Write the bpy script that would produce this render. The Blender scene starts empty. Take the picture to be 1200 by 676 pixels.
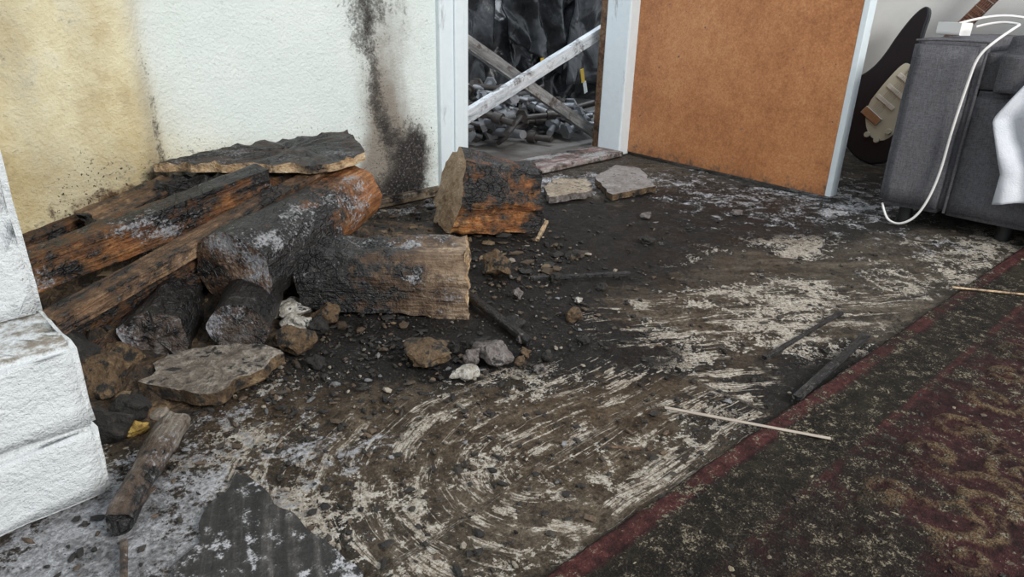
import bpy, math, random
import numpy as np
from mathutils import Vector, Matrix, noise as mn
random.seed(7); rng=np.random.default_rng(7)
scene=bpy.context.scene
scene.view_settings.view_transform='Standard'
scene.view_settings.look='None'

# ---------------------------------------------------------------- camera
th=math.radians(22.7); roll=math.radians(1.5); a=math.radians(44)
f0=Vector((math.cos(a),math.sin(a),0)); r0=Vector((math.sin(a),-math.cos(a),0)); up=Vector((0,0,1))
fw=f0*math.cos(th)-up*math.sin(th); u0=f0*math.sin(th)+up*math.cos(th)
rr=r0*math.cos(roll)+u0*math.sin(roll); uu=u0*math.cos(roll)-r0*math.sin(roll)
cd=bpy.data.cameras.new('camera'); cam=bpy.data.objects.new('camera',cd); scene.collection.objects.link(cam)
M=Matrix.Identity(4)
for i in range(3):
    M[i][0]=rr[i]; M[i][1]=uu[i]; M[i][2]=-fw[i]
M[2][3]=0.6
cam.matrix_world=M
cd.sensor_width=36; cd.lens=24; cd.clip_start=0.02
scene.camera=cam

# ---------------------------------------------------------------- node helper
class NB:
    def __init__(s,name):
        s.m=bpy.data.materials.new(name); s.m.use_nodes=True; s.t=s.m.node_tree
        s.t.nodes.clear()
        s.out=s.t.nodes.new('ShaderNodeOutputMaterial'); s.b=s.t.nodes.new('ShaderNodeBsdfPrincipled')
        s.t.links.new(s.b.outputs[0],s.out.inputs[0])
    def n(s,ty): return s.t.nodes.new(ty)
    def set(s,sock,v):
        if v is None: return
        if isinstance(v,bpy.types.NodeSocket): s.t.links.new(v,sock)
        elif isinstance(v,(tuple,list)) and sock.type=='RGBA' and len(v)==3: sock.default_value=(*v,1)
        else: sock.default_value=v
    def obj(s): return s.n('ShaderNodeTexCoord').outputs['Object']
    def map(s,v,scale=(1,1,1),rot=(0,0,0),loc=(0,0,0)):
        k=s.n('ShaderNodeMapping'); s.set(k.inputs[0],v); k.inputs['Scale'].default_value=scale
        k.inputs['Rotation'].default_value=rot; k.inputs['Location'].default_value=loc; return k.outputs[0]
    def noise(s,v,sc,det=5,ro=.6,dist=0):
        k=s.n('ShaderNodeTexNoise'); s.set(k.inputs['Vector'],v); k.inputs['Scale'].default_value=sc
        k.inputs['Detail'].default_value=det; k.inputs['Roughness'].default_value=ro; k.inputs['Distortion'].default_value=dist
        return k.outputs[0]
    def warp(s,v,sc,amt):
        k=s.n('ShaderNodeTexNoise'); s.set(k.inputs['Vector'],v); k.inputs['Scale'].default_value=sc
        q=s.n('ShaderNodeVectorMath'); q.operation='MULTIPLY_ADD'; s.set(q.inputs[0],k.outputs[1]); q.inputs[1].default_value=(amt,)*3; s.set(q.inputs[2],v)
        return q.outputs[0]
    def vor(s,v,sc,feat='DISTANCE_TO_EDGE'):
        k=s.n('ShaderNodeTexVoronoi'); k.feature=feat; s.set(k.inputs['Vector'],v); k.inputs['Scale'].default_value=sc
        return k.outputs['Distance']
    def ma(s,op,a,b=None,c=None,clamp=False):
        k=s.n('ShaderNodeMath'); k.operation=op; k.use_clamp=clamp
        s.set(k.inputs[0],a)
        if b is not None: s.set(k.inputs[1],b)
        if c is not None: s.set(k.inputs[2],c)
        return k.outputs[0]
    def add(s,*a):
        r=a[0]
        for x in a[1:]: r=s.ma('ADD',r,x)
        return r
    def mul(s,a,b): return s.ma('MULTIPLY',a,b)
    def cen(s,a,k): return s.mul(s.ma('SUBTRACT',a,.5),k)
    def ss(s,v,lo,hi,a=0,b=1):
        k=s.n('ShaderNodeMapRange'); k.interpolation_type='SMOOTHSTEP'; s.set(k.inputs[0],v)
        k.inputs[1].default_value=lo; k.inputs[2].default_value=hi; k.inputs[3].default_value=a; k.inputs[4].default_value=b
        return k.outputs[0]
    def mix(s,f,a,b,mode='MIX'):
        k=s.n('ShaderNodeMix'); k.data_type='RGBA'; k.blend_type=mode
        s.set(k.inputs[0],f); s.set(k.inputs[6],a); s.set(k.inputs[7],b); return k.outputs[2]
    def ramp(s,f,st):
        k=s.n('ShaderNodeValToRGB'); s.set(k.inputs[0],f); e=k.color_ramp.elements
        while len(e)<len(st): e.new(.5)
        for i,(p,c) in enumerate(st): e[i].position=p; e[i].color=(*c,1)
        return k.outputs[0]
    def at(s,name,vec=False):
        k=s.n('ShaderNodeAttribute'); k.attribute_name=name
        return k.outputs['Vector'] if vec else k.outputs['Fac']
    def atc(s,name):
        k=s.n('ShaderNodeAttribute'); k.attribute_name=name; return k.outputs['Color']
    def xyz(s,v):
        k=s.n('ShaderNodeSeparateXYZ'); s.set(k.inputs[0],v); return k.outputs
    def bump(s,h,d=.005,st=1):
        k=s.n('ShaderNodeBump'); s.set(k.inputs['Height'],h); k.inputs['Distance'].default_value=d; k.inputs['Strength'].default_value=st
        s.t.links.new(k.outputs[0],s.b.inputs['Normal'])
    def fin(s,col=None,rough=None,metal=0,spec=.5):
        s.set(s.b.inputs['Base Color'],col); s.set(s.b.inputs['Roughness'],rough)
        s.b.inputs['Metallic'].default_value=metal; s.b.inputs['Specular IOR Level'].default_value=spec
        return s.m

# ---------------------------------------------------------------- mesh helpers
def mesh_obj(name,verts,faces,mats,smooth=False,idx=None):
    me=bpy.data.meshes.new(name); me.from_pydata([tuple(v) for v in verts],[],faces); me.update()
    ob=bpy.data.objects.new(name,me); scene.collection.objects.link(ob)
    for m in (mats if isinstance(mats,(list,tuple)) else [mats]): me.materials.append(m)
    if idx is not None: me.polygons.foreach_set('material_index',idx)
    if smooth: me.polygons.foreach_set('use_smooth',[True]*len(me.polygons))
    return ob
def box(name,lo,hi,mat,bev=0,parent=None,seg=2):
    x0,y0,z0=lo;x1,y1,z1=hi
    c=Vector(((x0+x1)/2,(y0+y1)/2,(z0+z1)/2))
    v=[Vector(p)-c for p in [(x0,y0,z0),(x1,y0,z0),(x1,y1,z0),(x0,y1,z0),(x0,y0,z1),(x1,y0,z1),(x1,y1,z1),(x0,y1,z1)]]
    f=[(0,3,2,1),(4,5,6,7),(0,1,5,4),(1,2,6,5),(2,3,7,6),(3,0,4,7)]
    ob=mesh_obj(name,v,f,mat); ob.location=c
    if bev:
        b=ob.modifiers.new('b','BEVEL'); b.width=bev; b.segments=seg
        ob.data.polygons.foreach_set('use_smooth',[seg>2]*6)
    if parent: ob.parent=parent
    return ob
def empty(name,loc=(0,0,0)):
    e=bpy.data.objects.new(name,None); scene.collection.objects.link(e); e.location=loc; e.empty_display_size=.05; return e
def npnoise(X,Y,scale,seed=0,octs=4,ro=.55):
    out=np.zeros_like(X,dtype=float); amp=1; tot=0
    for o in range(octs):
        r=np.random.default_rng(seed*100+o); g=r.random((256,256))
        x=X*scale; y=Y*scale; xi=np.floor(x).astype(int); yi=np.floor(y).astype(int); fx=x-xi; fy=y-yi
        fx=fx*fx*(3-2*fx); fy=fy*fy*(3-2*fy); xi%=256; yi%=256; x2=(xi+1)%256; y2=(yi+1)%256
        out+=amp*((g[xi,yi]*(1-fx)+g[x2,yi]*fx)*(1-fy)+(g[xi,y2]*(1-fx)+g[x2,y2]*fx)*fy); tot+=amp; amp*=ro; scale*=2.03
    return out/tot
def grid(name,xs,ys,zfun,mat,attrs={},vec={},plane='XY',smooth=True):
    nx,ny=len(xs),len(ys); X,Y=np.meshgrid(xs,ys,indexing='ij'); Z=zfun(X,Y)
    if plane=='XY': co=np.stack([X,Y,Z],-1)
    else: co=np.stack([X,Z,Y],-1)      # XZ plane, Z = depth
    co=co.reshape(-1,3)
    me=bpy.data.meshes.new(name); me.vertices.add(nx*ny); me.vertices.foreach_set('co',co.ravel())
    i=np.arange(nx-1)[:,None]*ny+np.arange(ny-1)[None,:]; i=i.ravel()
    q=np.stack([i,i+ny,i+ny+1,i+1],-1)
    n=len(q); me.loops.add(n*4); me.loops.foreach_set('vertex_index',q.ravel())
    me.polygons.add(n); me.polygons.foreach_set('loop_start',np.arange(n)*4)
    me.polygons.foreach_set('use_smooth',[smooth]*n); me.update(calc_edges=True); me.validate()
    for k,v in attrs.items():
        at=me.attributes.new(k,'FLOAT','POINT'); at.data.foreach_set('value',v.ravel().astype(np.float32))
    for k,v in vec.items():
        at=me.attributes.new(k,'FLOAT_VECTOR','POINT'); at.data.foreach_set('vector',v.reshape(-1).astype(np.float32))
    me.materials.append(mat)
    ob=bpy.data.objects.new(name,me); scene.collection.objects.link(ob); return ob
def blob(X,Y,cx,cy,rx,ry,deg=0):
    c,s=math.cos(math.radians(deg)),math.sin(math.radians(deg)); dx=X-cx;dy=Y-cy
    u=(dx*c+dy*s)/rx; v=(-dx*s+dy*c)/ry
    return np.exp(-(u*u+v*v))
def tube(name,pts,r,mat,parent=None,res=8):
    cu=bpy.data.curves.new(name,'CURVE'); cu.dimensions='3D'; sp=cu.splines.new('NURBS'); sp.points.add(len(pts)-1)
    for i,p in enumerate(pts): sp.points[i].co=(*p,1)
    sp.use_endpoint_u=True; sp.order_u=3; cu.bevel_depth=r; cu.bevel_resolution=3; cu.resolution_u=res; cu.use_fill_caps=True
    ob=bpy.data.objects.new(name,cu); scene.collection.objects.link(ob); cu.materials.append(mat)
    if parent: ob.parent=parent
    return ob

# ---------------------------------------------------------------- materials
def m_plain(name,col,rough=.6,metal=0,bsc=0,bd=.001,var=.15):
    b=NB(name); P=b.obj(); n=b.noise(P,25,5)
    dark=tuple(c*(1-var*2) for c in col); c=b.mix(n,dark,tuple(min(1,x*(1+var)) for x in col))
    if bsc: b.bump(b.noise(P,bsc,4),bd)
    return b.fin(c,rough,metal)
def m_trim():
    b=NB('sooty_gloss_trim'); P=b.obj(); n=b.noise(P,30,6,.7); n1=b.noise(b.map(P,(1,1,.25)),18,5,.7)
    col=b.mix(n,(.60,.68,.72),(.76,.82,.85))
    col=b.mix(b.ss(n1,.58,.72,0,.65),col,(.18,.18,.18)); b.bump(n,.001)
    return b.fin(col,.4)

def m_floor():
    b=NB('sooty_floor'); P=b.obj(); soot=b.at('soot'); ash=b.at('ash'); scr=b.at('scrape'); warm=b.at('warm'); suv=b.at('suv',True)
    Pw=b.warp(P,12,.06)
    n1=b.noise(Pw,4.5,9,.72); n2=b.noise(Pw,30,7,.78); n3=b.noise(P,150,5,.80); n4=b.noise(Pw,13,7,.70); n5=b.noise(P,420,3,.8)
    sw=b.warp(suv,9,.02)
    band=b.ss(b.add(b.noise(b.map(sw,(5,30,1)),1,5,.65),b.cen(n4,.5)),.54,.575)
    fine=b.ss(b.noise(b.map(suv,(10,260,1)),1,4,.7),.43,.49)
    thin=b.mul(b.ss(b.noise(b.map(suv,(4,150,1),loc=(5,3,0)),1,4,.65),.585,.61),b.ss(n4,.42,.52))
    streak=b.ma('MAXIMUM',b.mul(band,b.ma('MAXIMUM',fine,.20)),thin)
    scrf=b.mul(b.ss(b.add(scr,b.cen(n1,1.3),b.cen(n4,.5)),.30,.52),b.mul(streak,b.ss(n3,.36,.5,.30,1)))
    fleck=b.ss(b.add(b.mul(n2,.6),b.mul(n3,.4),b.cen(n1,.8)),.55,.565)
    lightf=b.ma('MAXIMUM',scrf,b.mul(fleck,b.at('fleck')))
    smear=b.noise(b.map(suv,(3,22,1)),1,5,.7)
    fd=b.add(b.mul(n2,.32),b.mul(smear,.24),b.mul(n3,.30),b.mul(n5,.14))
    film=b.ramp(fd,[(.40,(.016,.013,.010)),(.47,(.060,.047,.034)),(.53,(.16,.130,.095)),(.60,(.32,.275,.21))])
    filmw=b.ramp(fd,[(.40,(.018,.011,.006)),(.47,(.08,.047,.021)),(.53,(.18,.115,.06)),(.60,(.36,.26,.16))])
    film=b.mix(b.mul(warm,.8),film,filmw)
    clean=b.ramp(n3,[(.38,(.34,.27,.20)),(.5,(.64,.56,.46)),(.60,(.90,.86,.78))])
    col=b.mix(lightf,film,clean)
    cov=b.add(soot,b.cen(n1,1.6),b.cen(n2,1.5),b.cen(n3,1.1),b.mul(lightf,-.42))
    cf=b.ss(cov,.45,.58)
    sc=b.ramp(b.add(b.mul(n3,.38),b.mul(n2,.30),b.mul(n5,.32)),[(.42,(.003,.0027,.0025)),(.50,(.010,.009,.008)),(.55,(.030,.025,.021)),(.60,(.085,.073,.061)),(.68,(.30,.28,.25))])
    col=b.mix(cf,col,sc)
    af=b.ss(b.add(b.mul(ash,.9),b.cen(n2,1.8),b.cen(n4,1.3),b.cen(n3,1.1)),.40,.58)
    ac=b.ramp(b.add(b.mul(n3,.6),b.mul(n4,.4)),[(.38,(.09,.086,.086)),(.5,(.38,.38,.395)),(.60,(.80,.81,.85))])
    col=b.mix(af,col,ac)
    b.bump(b.add(b.mul(n2,1.0),b.mul(n3,.8),b.mul(n4,1.1),b.mul(lightf,-.12)),.020,1)
    return b.fin(col,b.ss(n4,.35,.65,.36,.8),spec=.35)
def m_wall():
    b=NB('smoke_stained_plaster'); P=b.obj(); y=b.at('yellow'); so=b.at('soot'); org=b.at('orange'); br=b.at('brown')
    n1=b.noise(P,4,6,.6); n2=b.noise(P,30,6,.7); n3=b.noise(P,120,4,.7); n5=b.noise(b.map(P,(1,1,.35)),9,6,.65)
    base=b.mix(n1,(.64,.72,.70),(.84,.88,.85))
    yc=b.ramp(b.add(b.mul(n1,.45),b.mul(n2,.25),b.mul(n5,.3)),[(.36,(.36,.26,.11)),(.47,(.60,.49,.27)),(.56,(.77,.69,.45)),(.67,(.86,.82,.66))])
    col=b.mix(b.ss(b.add(y,b.cen(n5,.6)),.15,1.1),base,yc)
    col=b.mix(b.mul(b.ss(b.add(br,b.cen(n5,.8),b.cen(n2,.4)),.12,1.0),.85),col,(.17,.125,.088))
    col=b.mix(b.ss(b.add(org,b.cen(n2,1.3),b.cen(n5,.6)),.40,.95),col,(.15,.07,.018))
    s1=b.ss(b.add(so,b.cen(n5,.9),b.cen(n2,1.1),b.cen(n3,.6)),.32,.85)
    col=b.mix(s1,col,b.ramp(n3,[(.4,(.006,.005,.005)),(.55,(.035,.03,.028)),(.68,(.22,.20,.19))]))
    spk=b.mul(b.ss(b.noise(P,150,3,.6),.62,.66),b.ss(b.add(n1,b.mul(so,.6),b.at('spk'),b.cen(n2,.4)),.62,.95))
    col=b.mix(spk,col,(.04,.03,.02))
    b.bump(b.add(n2,b.mul(n3,.6),b.mul(s1,.9)),.005,1)
    return b.fin(col,.75)
def m_brickpaint():
    b=NB('white_painted_block'); P=b.obj(); n=b.noise(P,45,6,.75); n1=b.noise(P,5,4); n3=b.noise(P,140,4,.7)
    col=b.mix(n1,(.64,.67,.68),(.80,.83,.84))
    dirt=b.at('dirt')
    col=b.mix(b.ss(b.add(dirt,b.cen(n,1.4)),.40,.72),col,(.26,.225,.18))
    col=b.mix(b.ss(n3,.66,.71),col,(.33,.29,.23))
    b.bump(b.add(n,b.mul(n3,.5)),.009,1)
    return b.fin(col,.7)
def m_wood(name,c1,c2,c3,bias=.0,gx=0,gz=0,grain=45,ash=.0,ashc=(.45,.45,.47),rough=.55,seed=0.,crack=.6):
    b=NB(name); P=b.map(b.obj(),loc=(seed,seed*2,seed*.7)); O=b.xyz(b.obj())
    g=b.noise(b.map(P,(3.5,grain,grain)),1,6,.7,.3); g2=b.noise(b.map(P,(12,grain*4,grain*4)),1,3,.6)
    n=b.noise(P,9,6,.7); n2=b.noise(P,45,5,.7); n3=b.noise(P,160,3,.7)
    col=b.ramp(b.add(b.mul(g,.6),b.mul(g2,.25),b.mul(n,.15)),[(.38,c1),(.48,c2),(.58,c3)])
    cr=b.vor(b.map(b.warp(P,20,.03),(.6,1,1)),60)
    char=b.add(n,b.mul(O[0],gx),b.mul(O[2],gz),bias,b.cen(n2,.45),b.cen(g,.5))
    cf=b.ss(char,.47,.57)
    half=b.ss(char,.32,.49)
    col=b.mix(b.mul(half,.8),col,(.04,.017,.006))
    cc=b.ramp(b.add(b.mul(n3,.5),b.mul(n2,.5)),[(.40,(.003,.003,.003)),(.52,(.012,.011,.011)),(.60,(.04,.037,.035)),(.70,(.13,.12,.115))])
    crk=b.mul(b.ss(cr,.0,.07,1,0),b.mul(b.ss(n,.4,.6),crack))
    cc=b.mix(crk,cc,(.002,.002,.002))
    col=b.mix(cf,col,cc)
    if ash:
        col=b.mix(b.ss(b.add(b.noise(b.map(P,(.6,1,1),loc=(3,1,2)),8,5,.65),b.cen(n3,.4)),.62-ash,.72-ash),col,b.mix(n3,tuple(x*.2 for x in ashc),ashc))
    b.bump(b.add(b.mul(g,.9),b.mul(g2,.35),b.mul(n2,.8),b.mul(n3,.2),b.mul(b.mul(crk,cf),-.6)),.012,1)
    return b.fin(col,b.mix(cf,(rough,)*3,(.38,)*3))
def m_rock(name,c1,c2,c3,soot=.5):
    b=NB(name); P=b.obj(); n=b.noise(P,18,6,.7); n2=b.noise(P,90,5,.7)
    col=b.ramp(b.add(b.mul(n,.5),b.mul(n2,.5)),[(.38,c1),(.5,c2),(.60,c3)])
    col=b.mix(b.ss(b.add(b.noise(P,24,5,.7),b.cen(n2,.5)),.62-soot*.3,.72-soot*.2),col,(.012,.010,.008))
    b.bump(b.add(n,n2),.010,1); return b.fin(col,.7)
def m_fabric(name,c1,c2,sc=420):
    b=NB(name); P=b.obj(); n=b.noise(P,sc,3,.7); n1=b.noise(P,8,4); n2=b.noise(b.map(P,(1,1,7)),70,4,.75); n3=b.noise(b.map(P,(1,7,1)),70,4,.75)
    col=b.mix(b.add(b.mul(n,.40),b.cen(n1,.3),b.cen(n2,1.1),b.cen(n3,1.1),.28),c1,c2)
    b.bump(b.add(n,n2,n3),.002,1); return b.fin(col,.9,spec=.2)

FL=m_floor(); WL=m_wall(); BR=m_brickpaint()
TRIM=m_trim()
WHITE=m_plain('white_wall_paint',(.78,.81,.80),.7,0,60,.001,.04)
BLACKSOOT=m_rock('burnt_crumbs',(.005,.005,.004),(.014,.012,.010),(.05,.042,.035),.3)

# ---------------------------------------------------------------- floor
xs=np.arange(-.8,3.56,.01); ys=np.arange(-1.0,1.80,.01)
X,Y=np.meshgrid(xs,ys,indexing='ij')
B=lambda *p: blob(X,Y,*p)
soot=.50+0*X
soot+=.50*B(1.35,1.1,.35,.28,-30)+.36*B(1.9,1.0,.6,.30,-20)+.35*B(2.4,.8,.4,.3,0)+.4*B(.95,.80,.18,.2,0)+.30*B(1.15,.35,.25,.1,-10)
soot+=.30*B(.8,1.15,.3,.2,-40)+.35*B(.66,.92,.2,.12,-40)+.30*B(1.0,.62,.12,.10,-40)+.25*B(.30,.62,.10,.06,-40)
soot-=.28*B(.55,.56,.28,.20,-10)+.30*B(1.28,.60,.30,.12,-42)+.42*B(2.1,.36,.28,.13,-25)+.20*B(1.62,.75,.22,.15,-40)+.15*B(.30,.85,.2,.15)+.1*B(1.4,.42,.3,.1,-15)
scrape=np.clip(1.0*B(.56,.55,.28,.24,-10)+1.0*B(1.28,.58,.34,.14,-42)+.6*B(.95,.45,.2,.12,-10)+.55*B(1.6,.45,.25,.12,-30)+.4*B(.36,.8,.15,.12,0)+.3*B(.9,.6,.3,.15),0,1)
fleck=np.clip(1.0*B(1.62,.72,.32,.18,-38)+1.0*B(2.1,.38,.34,.16,-25)+.7*B(2.0,.8,.3,.2,-20)+.7*B(.6,.56,.4,.3)+.85*B(1.3,.5,.4,.2,-30)+.7*B(.3,.85,.25,.2)+.40,0,1)
ash=.85*B(.12,.77,.13,.15,40)+.50*B(.32,.90,.15,.12,20)+.40*B(.40,.72,.12,.08,30)+.55*B(1.35,1.66,.25,.08,-5)+.55*B(1.9,1.58,.3,.12,-20)+.48*B(2.5,.75,.5,.3,0)+.35*B(.8,1.2,.15,.12)+.6*B(-.1,.6,.2,.2)+.38*B(2.2,1.2,.4,.4)+.45*B(.22,.66,.10,.04,45)+.30*B(2.15,.40,.25,.12,-25)  # ash; towards the sofa it also paints in a whitish wet sheen
warm=np.clip(.9*B(.45,1.0,.25,.2,0)+.6*B(.75,.55,.4,.2,-20)+.5*B(1.0,.8,.3,.3),0,1)
cx,cy=.60,.52
dx=X-cx; dy=Y-cy
R=np.where(dx<0,np.hypot(dx,dy),np.abs(dy)+.0)
ang=np.arctan2(dx,np.abs(dy)+1e-6)
al=np.where(dx<0,ang*.28,dx)
wob=npnoise(X,Y,6,3)*.03
S1=np.stack([al+3*(dy<0),R+wob+.10*dx*(dx>0)*np.sign(dy),0*X],-1)
c,s=math.cos(math.radians(-36)),math.sin(math.radians(-36))
S2=np.stack([X*c+Y*s+7,-X*s+Y*c+wob*1.2,0*X],-1)
suv=np.where((X>.98)[...,None],S2,S1)
zf=lambda X,Y: -.008*npnoise(X,Y,25,5)
grid('floor',xs,ys,zf,FL,dict(soot=soot,ash=ash,scrape=scrape,fleck=fleck,warm=warm),dict(suv=suv))
DARKCON=m_plain('dirty_concrete',(.16,.15,.14),.8,0,40,.004,.3)
box('floor_hall',(1.2,1.80,-.06),(5.2,3.4,-.005),DARKCON)

# ---------------------------------------------------------------- walls
W=1.74
xs=np.arange(-.9,1.441,.01); zs=np.arange(0,2.41,.012)
XX,ZZ=np.meshgrid(xs,zs,indexing='ij')
bl=lambda *p: blob(XX,ZZ,*p)
yel=np.clip(1/(1+np.exp((XX-.56)/.02))*(.72+.35*np.clip((.45-XX)/.2,0,1))+.30*np.exp(-((XX-.56)/.14)**2)+.5*bl(.75,.15,.25,.15),0,1.3)
st=.0*XX
st+=.45*bl(1.195,.34,.034,.10,-6)+.70*bl(1.235,.22,.034,.09,10)+1.30*bl(1.335,.15,.058,.085)+1.0*bl(1.30,.04,.08,.06)+.70*bl(1.13,.03,.18,.07)+.50*bl(1.22,.66,.12,.16)+.35*bl(1.18,.50,.05,.12)
st+=.45*np.clip(1-np.abs(XX-.575)/.012,0,1)*np.clip(1.4-ZZ*1.2,0,1)+.40*bl(.42,.78,.16,.16)+.60*bl(.60,.12,.3,.10)+.30*bl(1.0,.75,.3,.15)+.4*bl(.27,.6,.03,.3)  # first term: thin dark vertical line along the wall step, stronger low down
brown=.95*bl(1.22,.27,.080,.22,-4)+.5*bl(1.22,.6,.14,.2)+.8*bl(1.33,.15,.10,.13)+.7*bl(1.13,.06,.24,.11)+.35*bl(.56,.4,.03,.3)+.5*bl(.45,.2,.15,.1)+.45*bl(.32,.50,.06,.3)+.35*bl(.46,.65,.05,.25)
org=.75*bl(.45,.15,.16,.07)+.6*bl(.62,.13,.12,.08)+.45*bl(.3,.5,.04,.3)+.25*bl(1.2,.05,.1,.06)
spk=.50*bl(1.15,.15,.25,.2)+.32*bl(.5,.2,.3,.1)+.2*bl(.62,.42,.1,.1)
def wz(X,Z):
    t=1/(1+np.exp((X-.57)/.012)); return W-.03*t+.002*npnoise(X,Z,8,2)
wl=grid('wall_back',xs,zs,wz,WL,dict(yellow=yel,soot=st,orange=org,spk=spk,brown=brown),plane='XZ')
box('wall_back_core',(-.9,W+.012,0),(1.50,W+.11,2.4),WHITE)
box('wall_back_return',(2.51,W+.02,0),(3.55,W+.11,2.4),WHITE)
box('wall_back_lintel',(1.50,W+.02,2.04),(2.51,W+.11,2.4),WHITE)
box('wall_right',(3.45,-1.0,0),(3.55,W+.02,2.4),WHITE)
fr=empty('door_frame')
box('jamb_1',(1.435,W-.018,0),(1.555,W+.12,2.04),TRIM,.006,fr)
box('stop_1',(1.49,W-.026,0),(1.53,W-.016,2.04),TRIM,.004,fr)
box('jamb_2',(2.435,W-.01,0),(2.505,W+.11,2.04),TRIM,.006,fr)
box('head',(1.555,W-.01,1.98),(2.44,W+.12,2.04),TRIM,.006,fr)
SILL=m_wood('worn_painted_sill',(.10,.04,.03),(.24,.16,.145),(.55,.52,.50),-.06,grain=30,ash=.08,ashc=(.55,.54,.53),seed=3)
box('sill',(1.555,W-.03,0),(2.44,W+.14,.022),SILL,.005,fr)
BRWOOD=m_wood('brown_timber',(.10,.045,.02),(.22,.11,.05),(.33,.19,.10),-.15)
box('timber_post',(2.50,W+.13,0),(2.57,W+.19,2.0),BRWOOD,.004)
SK=m_wood('scorched_skirting',(.20,.13,.06),(.50,.40,.27),(.70,.64,.52),-.06,ash=.0,seed=5)
box('baseboard_back',(.60,W-.018,0),(1.435,W+.004,.030),SK,.004)

# ---------------------------------------------------------------- door
def m_hardboard():
    b=NB('brown_hardboard'); P=b.obj(); n=b.noise(P,160,4,.7); n1=b.noise(P,3,5,.6); n2=b.noise(P,30,6,.7)
    col=b.ramp(b.add(b.mul(n,.4),b.mul(n1,.35),b.mul(n2,.25)),[(.38,(.28,.105,.038)),(.5,(.46,.19,.072)),(.62,(.60,.30,.13))])
    z=b.xyz(P)[2]
    d=b.ss(b.add(b.mul(z,-1),b.cen(n2,.35)),.94,1.03)
    col=b.mix(d,col,(.12,.07,.045))
    col=b.mix(b.ss(b.noise(P,55,2,.5),.72,.75),col,(.10,.09,.09))
    b.bump(n,.001,.5); return b.fin(col,.55)
HB=m_hardboard()
door=empty('door_1',(2.498,1.742,0)); dv=Vector((2.401-2.502,.825-1.762,0)); ang=math.atan2(dv.y,dv.x)
door.rotation_euler=(0,0,ang)
L=.935
def dbox(n,lo,hi,m,bev): return box(n,lo,hi,m,bev,door)
dbox('leaf_core',(0,.004,.012),(L-.012,.036,1.98),TRIM,.001)
dbox('panel_skin',(.004,-.001,.012),(L-.02,.004,1.98),HB,.001)
dbox('panel_skin_back',(.004,.036,.012),(L-.02,.040,1.98),HB,.001)
dbox('edge_strip',(L-.02,-.002,.012),(L,.042,1.98),TRIM,.002)
for i,z in enumerate((.25,1.7)): dbox('hinge_%d'%i,(-.012,.004,z),(.004,.02,z+.09),m_plain('hinge_metal%d'%i,(.5,.48,.42),.4,.8),.002)
HM=m_plain('knob_metal',(.6,.58,.52),.3,.9)
dbox('handle_plate',(L-.09,-.006,.95),(L-.05,-.001,1.10),HM,.002)
dbox('handle_lever',(L-.17,-.045,1.03),(L-.06,-.032,1.05),HM,.005)
dbox('handle_stem',(L-.078,-.04,1.032),(L-.062,-.004,1.048),HM,.004)

# ---------------------------------------------------------------- chimney breast
def rough_box(name,lo,hi,step,mat,amp,parent,edge=.006,dirtf=None):
    import bmesh
    bm=bmesh.new(); bmesh.ops.create_cube(bm,size=1)
    for v in bm.verts:
        v.co=Vector([lo[i]+(v.co[i]+.5)*(hi[i]-lo[i]) for i in range(3)])
    bmesh.ops.bevel(bm,geom=bm.edges[:],offset=edge,segments=2,affect='EDGES')
    bmesh.ops.triangulate(bm,faces=bm.faces[:])
    for _ in range(9):
        es=[e for e in bm.edges if e.calc_length()>step]
        if not es: break
        bmesh.ops.subdivide_edges(bm,edges=es,cuts=1); bmesh.ops.triangulate(bm,faces=[f for f in bm.faces if len(f.verts)>4])
        if len(bm.verts)>60000: break
    bm.normal_update()
    for v in bm.verts:
        p=v.co; v.co=p+v.normal*(mn.noise(p*18)*amp+mn.noise(p*55)*amp*.4)
    me=bpy.data.meshes.new(name); bm.to_mesh(me); bm.free()
    for p in me.polygons: p.use_smooth=True
    me.materials.append(mat)
    at=me.attributes.new('dirt','FLOAT','POINT')
    at.data.foreach_set('value',[dirtf(v.co) if dirtf else 0 for v in me.vertices])
    ob=bpy.data.objects.new(name,me); scene.collection.objects.link(ob)
    if parent: ob.parent=parent
    return ob
ch=empty('chimney_breast')
rough_box('block_course_1',(-.55,.862,0),(.157,W-.03,.104),.03,BR,.004,ch,.007,lambda p:.35*max(0,1-p.z/.04))
rough_box('block_course_2',(-.55,.863,.1025),(.157,W-.03,.216),.03,BR,.004,ch,.007,lambda p:.60*max(0,1-abs(p.z-.216)/.012))
rough_box('upper_breast',(-.55,.985,.21),(.153,W-.03,1.4),.04,BR,.004,ch,.008,lambda p:.5*max(0,1-(p.z-.21)/.02))
rough_box('upper_breast_top',(-.55,.985,1.39),(.153,W-.03,2.4),.08,BR,.004,ch,.008)

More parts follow.
